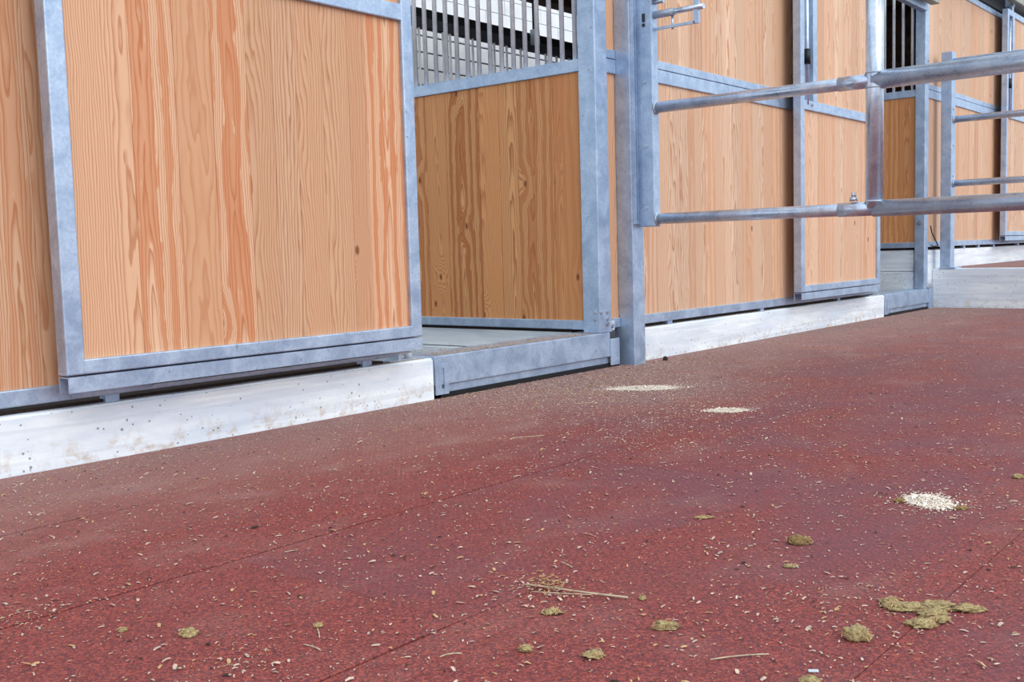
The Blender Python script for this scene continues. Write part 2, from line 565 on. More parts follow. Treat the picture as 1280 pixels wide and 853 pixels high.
# ------------------------------------------------------------------ fixed stall fronts
def fixed_front(label, x0, x1, zb, top, edges_low, edges_up, stubs, style=None, mat=None):
    t = thing('stall_front', label, 'stall front')
    yf = 2.492
    box('bottom_rail', x0, x1, yf - 0.004, yf + 0.04, zb + 0.162, zb + 0.203, STEEL, t, 0.003)
    box('middle_rail', x0, x1, yf - 0.004, yf + 0.036, zb + 1.233, zb + 1.292, STEEL, t, 0.003)
    box('middle_rail', x0, x1, yf - 0.002, yf + 0.036, zb + 1.295, zb + 1.332, STEEL, t, 0.003)
    box('top_rail', x0, x1, yf - 0.004, yf + 0.04, top - 0.045, top, STEEL, t, 0.003)
    boards(t, edges_low, zb + 0.198, zb + 1.238, yf + 0.006, style=style, mat=mat)
    boards(t, edges_up, zb + 1.328, top - 0.04, yf + 0.006, mat=mat)
    box('soil_shade_strip', x0, x1 - 0.02 if x1 < 7 else x1, 2.512, 2.64, zb + 0.138, zb + 0.150, DIRT, t)  # dark soil on the kerb top, also painting the shade in the gap
    for s in stubs:
        box('support_stub', s - 0.02, s + 0.02, 2.50, 2.53, zb + 0.139, zb + 0.164, STEEL, t, 0.002)
    return t

sty = lambda r, g, b, a: (r, g, b, a)
e1 = [0.40, 0.52, 0.655, 0.78, 0.905, 1.03, 1.115, 1.235, 1.36, 1.48, 1.61, 1.73, 1.86, 1.98, 2.10, 2.22, 2.34, 2.46, 2.56]
e1 = [v for v in e1 if v < 2.4]
fixed_front('larch board stall front half hidden behind the nearest sliding door, at the left edge', 0.40, 2.40, 0.0, 2.12,
            e1, e1, (1.41, 0.6, 2.3), style=[None] * 6 + [sty(0.42, 0.14, 0.15, 0.31), sty(0.9, 0.6, 0.5, 0.77)])
fixed_front('narrow strip of larch boards between the wall post and the gate post', 3.682, 3.766, 0.0, 2.12, [3.682, 3.766], [3.682, 3.766], (), mat=WOOD)
e2 = [3.858, 3.93, 4.09, 4.221, 4.30, 4.377, 4.441, 4.54, 4.638, 4.74, 4.829, 4.93, 5.044, 5.172, 5.274, 5.395, 5.51, 5.63]
e2 += [5.63 + 0.12 * i for i in range(1, 11)]
fixed_front('tall larch board stall front right of the gate post, behind the barrier pipes', 3.858, 6.83, 0.0, 2.12, e2, split(3.858, 6.83, 0.11), (5.153, 4.2, 6.2), mat=WOOD_PALE)
e3 = split(7.79, 12.5, 0.13)
fixed_front('larch board stall front on the raised level beyond the second doorway', 7.785, 12.5, 0.285, 2.40, e3, split(7.79, 12.5, 0.13), (8.75, 9.15, 9.6, 10.4), mat=WOOD_PALE)


# ------------------------------------------------------------------ sliding doors
def sliding_door(label, x0, x1, zb, top, edges, mid_low, handle, style=None, mat=None):
    t = thing('sliding_door', label, 'door')
    y0, y1 = 2.390, 2.436
    f = 0.047
    zt = zb + 0.235
    # frame tubes
    box('stile', x0, x0 + f, y0, y1, zb + 0.232, top, STEEL, t, 0.0035)
    box('stile', x1 - f, x1, y0, y1, zb + 0.232, top, STEEL, t, 0.0035)
    box('bottom_rail', x0 + f - 0.003, x1 - f + 0.003, y0 + 0.0005, y1, zb + 0.232, zb + 0.268, STEEL, t, 0.003)
    box('middle_rail', x0 + f - 0.003, x1 - f + 0.003, y0 + 0.0005, y1, zb + mid_low, zb + mid_low + 0.052, STEEL, t, 0.003)
    box('top_rail', x0 + f - 0.003, x1 - f + 0.003, y0 + 0.0005, y1, top - 0.047, top, STEEL, t, 0.003)
    # guide channel under the door: a folded C profile, open at its ends
    bm = bmesh.new()
    w_ = 0.003
    bx(bm, x0 + 0.002, x1 - 0.001, y0, y0 + w_, zb + 0.190, zb + 0.228)
    bx(bm, x0 + 0.002, x1 - 0.001, y0 + w_, y1, zb + 0.225, zb + 0.228)
    bx(bm, x0 + 0.002, x1 - 0.001, y1 - w_, y1, zb + 0.188, zb + 0.225)
    bx(bm, x0 + 0.016, x1 - 0.016, y0 + w_, y0 + 0.012, zb + 0.190, zb + 0.193)
    mk('guide_channel', bm, STEEL, t)
    box('bottom_plate', x0 + 0.25, x1 - 0.01, y1 - 0.003, 2.475, zb + 0.176, zb + 0.182, STEEL_DULL, t)
    # lower boards
    boards(t, edges, zb + 0.262, zb + mid_low + 0.004, y0 + 0.014, style=style, mat=mat)
    # upper boards, with the pull rod in its slot beside the left stile
    if handle:
        xi = x0 + 0.165
        box('handle_stile', xi, xi + 0.050, y0, y1, zb + mid_low + 0.05, top - 0.045, STEEL, t, 0.003)
        box('slot_back', x0 + f, xi, y1 - 0.006, y1, zb + mid_low + 0.05, top - 0.045, STEEL_DULL, t)
        h = cyl('pull_rod', (x0 + 0.093, y0 + 0.006, zb + mid_low + 0.03), (x0 + 0.093, y0 + 0.006, top - 0.09), 0.010, PIPE, t, 16)
        cyl('grip', (x0 + 0.093, y0 + 0.006, zb + mid_low + 0.245), (x0 + 0.093, y0 + 0.006, zb + mid_low + 0.325), 0.019, BLACK, h, 18)
        bolt((x0 + 0.145, y0, zb + mid_low + 0.03), (0, -1, 0), t, 0.007)
        ux0 = xi + 0.05
    else:
        ux0 = x0 + f
    boards(t, split(ux0 - 0.002, x1 - f + 0.002, 0.125), zb + mid_low + 0.05, top - 0.043, y0 + 0.014, mat=mat)
    # hanger rollers on top
    for xx in (x0 + 0.2, x1 - 0.2):
        box('hanger', xx - 0.02, xx + 0.02, y0 + 0.01, y1 - 0.01, top, top + 0.05, STEEL, t, 0.003)
    return t

ed1 = [1.281, 1.452, 1.581, 1.692, 1.806, 1.893, 1.978, 2.075, 2.178, 2.249, 2.404]
st1 = [sty(0.05, 0.42, 0.25, 0.13), sty(0.70, 0.10, 0.0, 0.93), sty(0.5, 0.97, 0.85, 0.40), sty(0.48, 0.08, 0.05, 0.555),
       sty(0.9, 0.80, 0.45, 0.22), sty(0.03, 0.95, 0.10, 0.95), sty(0.92, 0.5, 0.45, 0.67), sty(0.96, 0.6, 0.35, 0.74),
       sty(0.02, 0.9, 0.75, 0.30), sty(0.45, 0.07, 0.05, 0.865)]
sliding_door('nearest sliding stall door, larch boards in a broad galvanised frame', 1.236, 2.447, 0.0, 2.06, ed1, 0.968 + 0.268, False, st1)
ed2 = [5.451, 5.568, 5.66, 5.756, 5.90, 6.033, 6.16, 6.295, 6.43, 6.547]
sliding_door('sliding stall door with black-gripped pull rod, seen behind the upright barrier pipe', 5.406, 6.592, 0.0, 2.06, ed2, 1.223, True, mat=WOOD_PALE)
ed3 = split(9.565, 10.76, 0.13)
sliding_door('farthest sliding stall door on the raised level, at the right edge', 9.515, 10.80, 0.285, 2.40, ed3, 1.223, True, mat=WOOD_PALE)

# small roller guide standing on the kerb end under the near door
g_ = thing('roller_guide', 'small zinc roller guide on the kerb end under the nearest door', 'guide')
box('foot_plate', 2.40, 2.56, 2.50, 2.60, 0.142, 0.148, STEEL_DULL, g_)
box('upright', 2.44, 2.455, 2.50, 2.56, 0.148, 0.178, STEEL_DULL, g_)
cyl('roller', (2.50, 2.515, 0.148), (2.50, 2.515, 0.182), 0.014, PVC, g_, 14)
g_ = thing('roller_guide', 'small zinc roller guide on the kerb end under the second door', 'guide')
box('foot_plate', 6.70, 6.88, 2.50, 2.60, 0.145, 0.151, STEEL_DULL, g_)
box('upright', 6.76, 6.775, 2.50, 2.56, 0.151, 0.180, STEEL_DULL, g_)

# ------------------------------------------------------------------ door sills
def sill(label, x0, x1, bracket):
    t = thing('door_sill', label, 'sill')
    box('sill_channel', x0 - 0.002, x1, KY, KY + 0.15, 0.044, 0.147, STEEL, t, 0.003)
    box('base_strip', x0 + 0.02, x1, KY + 0.012, KY + 0.14, 0.010, 0.0425, STEEL, t, 0.0015)
    box('gap_strip', x0 + 0.03, x1, KY + 0.005, KY + 0.13, -0.02, 0.016, BLACK, t)  # black strip filling the gap below the sill
    # upright end bracket with a long slot
    bm = bmesh.new()
    a, b, c_, d_ = x0 - 0.003, x0 + 0.026, x0 + 0.040, x0 + 0.062
    z0, z1 = 0.012, 0.118
    bx(bm, a, b, KY - 0.004, KY, z0, z1)
    bx(bm, c_, d_, KY - 0.004, KY, z0, z1)
    bx(bm, b, c_, KY - 0.0015, KY, z0, z0 + 0.02)
    bx(bm, b, c_, KY - 0.004, KY, z1 - 0.014, z1)
    mk('end_bracket', bm, STEEL, t)
    if bracket:
        box('end_bracket', x1 - 0.004, x1 + 0.062, KY - 0.006, KY + 0.0, 0.006, 0.120, STEEL, t, 0.002)
        box('stop_block', x1 + 0.0, x1 + 0.055, KY + 0.01, KY + 0.05, 0.150, 0.195, PVC, t, 0.006)
        bolt((x1 + 0.03, KY + 0.01, 0.172), (0, -1, 0), t, 0.009)
        box('guide_pin', x1 + 0.01, x1 + 0.05, KY + 0.005, KY + 0.04, 0.118, 0.150, GREYST, t, 0.004)
    else:
        box('end_bracket', x1, x1 + 0.10, KY - 0.004, KY + 0.01, 0.006, 0.16, STEEL, t, 0.002)
        bolt((x1 - 0.02, KY + 0.0, 0.165), (0, -1, 0), t, 0.02)
        bolt((x1 + 0.04, KY + 0.0, 0.165), (0, -1, 0), t, 0.02)
    return t

sill('galvanised door sill across the first open doorway, right of the nearest door', 2.59, 3.665, True)
sill('galvanised door sill across the second doorway, against the raised step', 6.905, 7.80, False)

# ------------------------------------------------------------------ wall posts at the openings
def wall_post(label, x0, x1, y0, y1, z0, z1, bolts):
    t = thing('wall_post', label, 'post')
    box('post_tube', x0, x1, y0, y1, z0, z1, STEEL, t, 0.004)
    for (p, ax, r) in bolts: bolt(p, ax, t, r)
    return t

wall_post('galvanised wall post at the right of the first doorway, left of the gate post', 3.590, 3.680, KY, 2.56, 0.147, 2.3,
          [((3.66, KY, 1.565), (0, -1, 0), 0.008), ((3.59, 2.515, 1.560), (-1, 0, 0), 0.008),
           ((3.60, KY, 0.235), (0, -1, 0), 0.007), ((3.645, KY, 0.235), (0, -1, 0), 0.007), ((3.645, KY, 0.205), (0, -1, 0), 0.007), ((3.645, KY, 0.183), (0, -1, 0), 0.007),
           ((3.59, 2.50, 0.235), (-1, 0, 0), 0.007), ((3.59, 2.50, 0.205), (-1, 0, 0), 0.007)])
wp = wall_post('galvanised wall post at the second doorway, left of the step post', 7.700, 7.778, KY, 2.545, 0.147, 2.4,
          [((7.70, 2.51, 0.62), (-1, 0, 0), 0.012), ((7.76, KY, 1.77), (0, -1, 0), 0.008)])
bm = bmesh.new()
pts = [(7.785, 2.46, 0.60), (7.80, 2.455, 0.55), (7.86, 2.45, 0.50), (7.93, 2.45, 0.455)]
for a, b in zip(pts, pts[1:]): tube(bm, a, b, 0.004, 6)
pts = [(7.79, 2.46, 0.46), (7.83, 2.45, 0.45), (7.93, 2.45, 0.455)]
for a, b in zip(pts, pts[1:]): tube(bm, a, b, 0.004, 6)
mk('tie_wire', bm, BLACKST, wp)

# ------------------------------------------------------------------ partitions going back into the stalls
def partition(label, xp, y0, y1, zb, edges, conc_top, top_bar, tiers, style=None):
    t = thing('stall_partition', label, 'partition')
    box('bottom_rail', xp, xp + 0.04, y0, y1, zb + 0.160, zb + 0.200, STEEL, t, 0.003)
    box('middle_rail', xp, xp + 0.04, y0, y1, zb + 1.236, zb + 1.288, STEEL, t, 0.003)
    box('top_rail', xp, xp + 0.04, y0, y1, top_bar, top_bar + 0.04, STEEL, t, 0.003)
    box('soil_shade_strip', xp + 0.018, xp + 0.15, y0 + 0.08, y1, zb + 0.146, zb + 0.163, DIRT, t)  # dark strip painting the shadow in the gap under the bottom rail
    boards(t, edges, zb + 0.195, zb + 1.24, xp + 0.008, axis='Y', style=style, mat=WOOD_SHADE)
    y = y0 + 0.033
    m = bmesh.new()
    tube(m, (0, 0, 0), (0, 0, top_bar - zb - 1.28), 0.0105, 14)
    me = bpy.data.meshes.new('bar'); m.to_mesh(me); m.free(); me.materials.append(BARST)
    for p in me.polygons: p.use_smooth = len(p.vertices) == 4
    while y < y1 - 0.02:
        o = bpy.data.objects.new('bar', me)
        COL.objects.link(o)
        o.parent = t
        o.location = (xp + 0.02, y, zb + 1.284)
        y += 0.0662
    return t

pe = [2.56, 2.709, 2.905, 3.010, 3.128, 3.161 + 0.0, 3.332, 3.46, 3.58]
pe = [2.56, 2.709, 2.905, 3.010, 3.128, 3.332, 3.46, 3.60] + [3.60 + 0.12 * i for i in range(1, 20)]
pst = [sty(0.75, 0.12, 0.75, 0.45), sty(0.62, 0.10, 0.2, 0.17), sty(0.4, 0.25, 0.2, 0.62), sty(0.9, 0.6, 0.65, 0.35), sty(0.55, 0.06, 0.05, 0.83), sty(0.45, 0.2, 0.55, 0.05), sty(0.5, 0.09, 0.05, 0.71)]
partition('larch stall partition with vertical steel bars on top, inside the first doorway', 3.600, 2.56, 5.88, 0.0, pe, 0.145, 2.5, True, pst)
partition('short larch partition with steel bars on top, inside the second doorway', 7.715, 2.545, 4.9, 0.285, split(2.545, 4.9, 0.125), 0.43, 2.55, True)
kerb('trim_5', 3.615, 3.78, 2.64, 5.9, 0.064, 0.147, CONC_IN, 0.004)
kerb('trim_6', 3.595, 3.80, 2.62, 5.9, -0.05, 0.060, CONC_IN, 0.004)
kerb('trim_7', 7.73, 7.90, 2.56, 5.0, 0.275, 0.428, CONC_IN, 0.004)
kerb('trim_8', 7.72, 7.92, 2.555, 5.0, -0.05, 0.272, CONC_IN, 0.004)

# ------------------------------------------------------------------ gate post and step post
gp = thing('gate_post', 'tall square galvanised post standing on the red floor at the first doorway', 'post')
box('post_tube', 3.768, 3.856, 2.420, 2.545, -0.02, 2.2, STEEL, gp, 0.004)
# mounting rail bolted on its front
bm = bmesh.new()
bx(bm, 3.770, 3.812, 2.412, 2.420, 0.60, 2.2)
bx(bm, 3.772, 3.779, 2.404, 2.412, 0.60, 2.2)
bx(bm, 3.788, 3.793, 2.404, 2.412, 0.60, 2.2)
bx(bm, 3.803, 3.812, 2.404, 2.412, 0.60, 2.2)
mk('mounting_rail', bm, STEEL, gp)

sp_ = thing('step_post', 'square galvanised post on a foot plate at the edge of the raised step', 'post')
box('post_tube', 7.950, 8.040, 2.368, 2.445, 0.292, 1.848, STEEL, sp_, 0.004)
box('foot_plate', 7.945, 8.10, 2.335, 2.450, 0.285, 0.296, STEEL, sp_, 0.002)
for z in (0.9, 1.12, 1.38): bolt((7.99, 2.368, z + 0.06), (0, -1, 0), sp_, 0.008)


# ------------------------------------------------------------------ barrier gates
def gate_one():
    t = thing('barrier_gate', 'telescopic galvanised pipe barrier hung on the gate post, crossing the picture to the right', 'barrier')
    X = 3.832
    box('hinge_stile', 3.806, 3.856, 2.335, 2.405, 0.588, 2.15, STEEL, t, 0.004)
    # key slots and bolts on the side of the stile
    for z0, z1 in ((1.437, 1.470), (1.418, 1.429)):
        bm = tube(bmesh.new(), (3.8035, 2.372, z0), (3.8035, 2.372, z1), 0.006, 12)
        mk('key_slot', bm, BLACK, t)
    for z in (1.190, 0.925, 0.668): bolt((3.806, 2.372, z), (-1, 0, 0), t, 0.007)
    for z in (0.620, 1.083, 1.545):
        cyl('pipe', (X, 2.336, z), (X, 0.9, z), 0.0232, PIPE, t, 32)
        # weld collar
        bm = tube(bmesh.new(), (X, 2.336, z), (X, 2.328, z), 0.029, 28, 0.0255)
        mk('weld_bead', bm, STEEL_DULL, t, True)
        cyl('sleeve_pipe', (X, 1.545, z), (X, 1.40, z), 0.0260, PIPE, t, 36)
        cyl('outer_pipe', (X, 1.415, z), (X, -1.2, z), 0.0302 if z < 1 else 0.0335, PIPE, t, 36)
    cyl('upright_pipe', (X, 1.412, 0.62), (X, 1.412, 1.56), 0.0315, PIPE, t, 36)
    cyl('upright_pipe', (X, -1.15, 0.62), (X, -1.15, 1.56), 0.0315, PIPE, t, 36)
    for z, s in ((0.62, 1), (1.083, 1), (1.083, -1)):
        bm = tube(bmesh.new(), (X, 1.412, z + 0.024 * s), (X, 1.412, z + 0.030 * s), 0.0345, 28, 0.0320)
        mk('weld_bead', bm, STEEL_DULL, t, True)
    # clamp screw on the lower sleeve
    n = cyl('clamp_nut', (X, 1.49, 0.650), (X, 1.49, 0.664), 0.016, BOLT, t, 6)
    cyl('clamp_screw', (X, 1.49, 0.664), (X, 1.49, 0.682), 0.009, BOLT, n, 12)
    # spring latch
    la = cyl('latch_bolt', (X, 2.336, 1.463), (X, 2.105, 1.463), 0.0115, PIPE, t, 16)
    cyl('latch_spring', (X, 2.336, 1.463), (X, 2.24, 1.463), 0.0155, STEEL_DULL, la, 16)
    bm = bmesh.new()
    bx(bm, X - 0.006, X + 0.006, 2.145, 2.336, 1.400, 1.410)
    bx(bm, X - 0.006, X + 0.012, 2.128, 2.150, 1.400, 1.56)
    bx(bm, X - 0.006, X + 0.012, 2.128, 2.336, 1.55, 1.562)
    mk('latch_bracket', bm, STEEL, la)
    cyl('latch_pin', (X, 2.25, 1.392), (X, 2.25, 1.448), 0.005, BOLT, la, 10)
    cyl('latch_pin', (X, 2.29, 1.515), (X, 2.34, 1.515), 0.01, BOLT, la, 10)
    return t
gate_one()

def gate_two():
    t = thing('barrier_gate', 'second pipe barrier on the raised step, fixed to the step post in the distance', 'barrier')
    X = 8.0
    for z in (0.905, 1.365):
        cyl('pipe', (X, 2.366, z), (X, -1.0, z), 0.024, PIPE, t, 28)
        bm = tube(bmesh.new(), (X, 2.368, z), (X, 2.358, z), 0.030, 24, 0.025)
        mk('weld_bead', bm, STEEL_DULL, t, True)
    box('top_bar', X - 0.02, X + 0.02, -1.0, 2.366, 1.745, 1.800, STEEL, t, 0.004)
    cyl('upright_pipe', (X, -0.9, 0.9), (X, -0.9, 1.77), 0.024, PIPE, t, 28)
    return t
gate_two()

# ------------------------------------------------------------------ header rails and sliding tracks
tr = thing('door_track', 'olive-grey sliding door track over the raised stall fronts, top right corner', 'track')
box('track_rail', 7.8, 12.5, 2.36, 2.42, 2.475, 2.53, TRACK, tr, 0.004)
box('track_shadow_back', 7.8, 12.5, 2.47, 2.53, 2.402, 2.75, BLACKST, tr)  # black board added as the shadow above the fronts, behind the track
for x in (8.9, 9.75, 10.6, 11.6):
    box('track_bracket', x - 0.02, x + 0.02, 2.40, 2.47, 2.45, 2.56, STEEL, tr, 0.003)
tr = thing('door_track', 'galvanised door track and header over the low doorways', 'track')
box('header_rail', 2.44, 3.60, 2.46, 2.51, 2.105, 2.160, STEEL, tr, 0.004)
box('header_rail', 6.58, 7.70, 2.46, 2.51, 2.105, 2.160, STEEL, tr, 0.004)
box('track_shadow_back', 0.4, 7.70, 2.50, 2.53, 2.165, 2.30, BLACKST, tr)  # dark board in place of the shade behind the low track
box('track_rail', 0.4, 7.70, 2.38, 2.44, 2.14, 2.20, TRACK, tr, 0.004)

# ------------------------------------------------------------------ stable roof and back
rf = structure(box('ceiling', -1.5, 6.6, 4.7, 6.12, 3.02, 3.10, TIMBER))
structure(box('ceiling', 6.6, 12.6, 2.56, 6.12, 3.02, 3.10, TIMBER))
for x in np.arange(-0.9, 12.5, 0.9):
    box('roof_beam', x, x + 0.10, 2.56, 5.93, 2.86, 3.02, TIMBER, rf, 0.004)
structure(box('trim_9', -1.5, 12.6, 5.95, 6.10, 2.79, 3.02, TIMBER))
bm_ = thing('steel_beam', 'dark steel beam at the back of the stalls, seen through the bars', 'beam')
box('beam_flange', 3.0, 12.0, 5.98, 6.06, 2.40, 2.475, BLACKST, bm_)
box('beam_web', 3.0, 12.0, 5.96, 6.04, 2.322, 2.398, GREYST, bm_)
box('drain_pipe', 7.62, 7.70, 5.90, 5.96, 2.36, 2.50, PVC, bm_, 0.01)
cyl('drain_pipe', (7.66, 5.93, 2.45), (7.66, 5.93, 2.80), 0.022, BLACKST, bm_, 12)
bw = structure(box('wall_back', -1.5, 12.6, 5.98, 6.10, -0.1, 1.20, CONC_IN))
# grille in the back opening
bg_ = thing('bar_grille', 'row of thin upright bars under the dark beam, far behind the partition', 'grille')
m = bmesh.new(); tube(m, (0, 0, 0), (0, 0, 1.12), 0.011, 10)
me = bpy.data.meshes.new('bar'); m.to_mesh(me); m.free(); me.materials.append(BARST)
x = 5.3
i = 0
while x < 8.3:
    if not (7.66 < x < 7.74):
        o = bpy.data.objects.new('bar', me); COL.objects.link(o); o.parent = bg_; o.location = (x, 5.99, 1.20)
    x += 0.085 if i % 3 != 2 else 0.20
    i += 1
# end wall of the far stalls (dark timber)
structure(box('wall_right', 12.5, 12.6, 2.56, 6.1, 0.0, 3.02, TIMBER))
structure(box('wall_stall', 11.3, 11.38, 2.56, 6.0, 0.3, 3.0, TIMBER))
bk = structure(box('wall_stall_back', 9.2, 12.5, 5.90, 5.97, 0.0, 3.0, TIMBER))

# bright white slats outside the back opening
sl = thing('slat_screen', 'white slatted screen beyond the back of the stalls', 'screen')
sy = 7.2
z = 2.14
for i in range(4):
    x = 4.0
    while x < 11.5:
        box('slat', x, x + 3.745, sy, sy + 0.02, z + 0.0095, z + 0.150, WHITE, sl)
        x += 3.75
    z += 0.1585
for x in np.arange(4.0, 11.6, 1.5):
    box('screen_post', x - 0.03, x + 0.03, sy + 0.03, sy + 0.09, -0.03, 2.80, GREYST, sl)
# white panelled building behind
hb = thing('building', 'white panelled building with a dark plinth behind the stalls', 'building')
box('plinth', 2.0, 16.0, 8.05, 8.4, -0.05, 2.95, DARKCLAD, hb)
zz = 2.955
for r_ in range(7):
    x = 3.5 + (0.35 if r_ % 2 else 0.0)
    while x < 15.5:
        box('siding_panel', x + 0.004, x + 0.696, 8.03, 8.06, zz + 0.004, zz + 0.166, WHITE, hb)
        x += 0.70
    zz += 0.17
box('siding_core', 3.4, 15.8, 8.06, 8.4, 2.95, 4.2, plain('joint_grey', (120, 124, 132), 0.8), hb)

# ------------------------------------------------------------------ loose litter
def flake_mesh(P, L, W, A, lift, bend, tilt):
    """P (n,3) centres, L,W sizes, A heading -> verts / faces of bent slivers (2 quads each)"""
    n = len(L)
    ca, sa = np.cos(A), np.sin(A)
    V = np.zeros((n, 6, 3))
    for k, (a, b) in enumerate(((-1, -1), (-1, 1), (0, -1), (0, 1), (1, -1), (1, 1))):
        lx = a * L / 2
        ly = b * W / 2 * (1.0 if a == 0 else 0.75)
        V[:, k, 0] = P[:, 0] + lx * ca - ly * sa
        V[:, k, 1] = P[:, 1] + lx * sa + ly * ca
        V[:, k, 2] = P[:, 2] + lift + (bend if a == 0 else 0) + tilt * (a * 0.5 + 0.5) * L + b * tilt * W * 0.5
    base = (np.arange(n) * 6)[:, None]
    F = np.concatenate([base + np.array([[0, 2, 3, 1]]), base + np.array([[2, 4, 5, 3]])], axis=1).reshape(-1, 4)
    return V.reshape(-1, 3), F


def from_np(name, V, F, mats, parent=None, midx=None):
    me = bpy.data.meshes.new(name)
    me.vertices.add(len(V)); me.vertices.foreach_set('co', V.astype(np.float32).ravel())
    me.loops.add(F.size); me.loops.foreach_set('vertex_index', F.astype(np.int32).ravel())
    me.polygons.add(len(F))
    me.polygons.foreach_set('loop_start', (np.arange(len(F)) * F.shape[1]).astype(np.int32))
    me.polygons.foreach_set('loop_total', np.full(len(F), F.shape[1], dtype=np.int32))
    for m_ in mats: me.materials.append(m_)
    if midx is not None: me.polygons.foreach_set('material_index', midx.astype(np.int32))
    me.update(); me.validate()
    o = bpy.data.objects.new(name, me)
    COL.objects.link(o)
    if parent: o.parent = parent
    return o


rng = np.random.default_rng(11)
def scatter():
    pts = []
    # even thin cover of the walkway
    n = 34000
    a = np.stack([rng.uniform(0.2, 7.9, n), rng.uniform(-0.9, 2.46, n)], 1)
    pts.append((a, 0.0040))
    n = 3200
    a = np.stack([rng.uniform(0.4, 3.2, n), rng.uniform(0.0, 2.2, n)], 1)
    pts.append((a, 0.0048))
    # along the kerb and in front of the doorway
    n = 11000
    a = np.stack([rng.uniform(0.8, 7.9, n), KY - 0.01 - np.abs(rng.normal(0, 0.24, n))], 1)
    pts.append((a, 0.0038))
    for cx, cy, sx, sy_, n in ((3.25, 2.25, 0.45, 0.17, 8000), (3.15, 1.95, 0.35, 0.16, 4200), (2.75, 1.60, 0.35, 0.16, 2200), (2.70, 2.42, 0.22, 0.05, 900),
                               (7.1, 2.25, 0.5, 0.16, 1500), (3.9, 2.33, 0.25, 0.07, 900), (1.40, 0.56, 0.10, 0.06, 160),
                               (0.66, 1.47, 0.05, 0.05, 120), (1.18, 0.93, 0.045, 0.04, 160), (0.76, 1.09, 0.03, 0.03, 60), (2.02, 0.63, 0.07, 0.06, 300),
                               (2.3, 1.3, 0.3, 0.2, 500), (1.37, 0.44, 0.09, 0.05, 110), (1.4, 1.7, 0.25, 0.1, 150), (4.3, 1.6, 0.6, 0.25, 900)):
        a = np.stack([rng.normal(cx, sx, n), rng.normal(cy, sy_, n)], 1)
        pts.append((a, 0.0040))
    XY = np.concatenate([p[0] for p in pts])
    SZ = np.concatenate([np.full(len(p[0]), p[1]) for p in pts])
    ok = (XY[:, 1] < KY - 0.006) & (XY[:, 0] < XS - 0.01) & (XY[:, 0] > -0.5)
    # keep the foot of the gate post free
    ok &= ~((XY[:, 0] > 3.75) & (XY[:, 0] < 3.87) & (XY[:, 1] > 2.41))
    XY, SZ = XY[ok], SZ[ok]
    n = len(XY)
    L = SZ * rng.lognormal(0, 0.45, n)
    W = L * rng.uniform(0.22, 0.6, n)
    L = np.clip(L, 0.002, 0.022)
    W = np.clip(W, 0.0010, 0.005)
    P = np.concatenate([XY, np.full((n, 1), 0.0003)], 1)
    V, F = flake_mesh(P, L, W, rng.uniform(0, 2 * np.pi, n), 0.0004, rng.uniform(0.0002, 0.0014, n), rng.uniform(-0.0, 0.25, n))
    mi = np.repeat((rng.random(n) < 0.30).astype(int), 2)
    o = from_np('wood_shavings', V, F, [SHAV, SHAV2], None, mi)
    o['kind'] = 'stuff'
    o['label'] = 'pale wood shavings and chaff strewn over the red rubber floor'
    o['category'] = 'shavings'
    # dark crumbs
    n = 2600
    XY = np.stack([rng.uniform(0.3, 7.8, n), rng.uniform(-0.6, 2.44, n)], 1)
    L = 0.0042 * rng.lognormal(0, 0.4, n)
    P = np.concatenate([XY, np.full((n, 1), 0.0004)], 1)
    V, F = flake_mesh(P, L, L * 0.6, rng.uniform(0, 6.28, n), 0.0003, rng.uniform(0.0005, 0.002, n), np.zeros(n))
    o = from_np('dirt_crumbs', V, F, [DIRT])
    o['kind'] = 'stuff'
    o['label'] = 'dark crumbs of dirt scattered over the red rubber floor'
    o['category'] = 'dirt'
    # sawdust lying on sill tops and kerb tops
    XY = []
    n = 3200
    XY.append(np.stack([rng.uniform(2.62, 3.66, n), KY + 0.008 + np.abs(rng.normal(0, 0.06, n)), np.full(n, 0.1475)], 1))
    n = 1500
    XY.append(np.stack([rng.uniform(2.30, 2.57, 600), KY + 0.01 + rng.uniform(0, 0.03, 600), np.full(600, 0.1435)], 1))
    XY.append(np.stack([rng.uniform(3.87, 6.85, 1200), KY + 0.012 + rng.uniform(0, 0.025, 1200), np.full(1200, 0.1465)], 1))
    P = np.concatenate(XY)
    P = P[P[:, 1] < KY + 0.145]
    n = len(P)
    L = 0.004 * rng.lognormal(0, 0.4, n)
    V, F = flake_mesh(P, L, L * 0.5, rng.uniform(0, 6.28, n), 0.0004, rng.uniform(0.0002, 0.001, n), rng.uniform(0, 0.2, n))
    o = from_np('sill_sawdust', V, F, [SHAV, SHAV2], None, np.repeat((rng.random(n) < 0.4).astype(int), 2))
    o['kind'] = 'stuff'
    o['label'] = 'fine sawdust lying along the tops of the sill and kerbs'
    o['category'] = 'sawdust'
scatter()


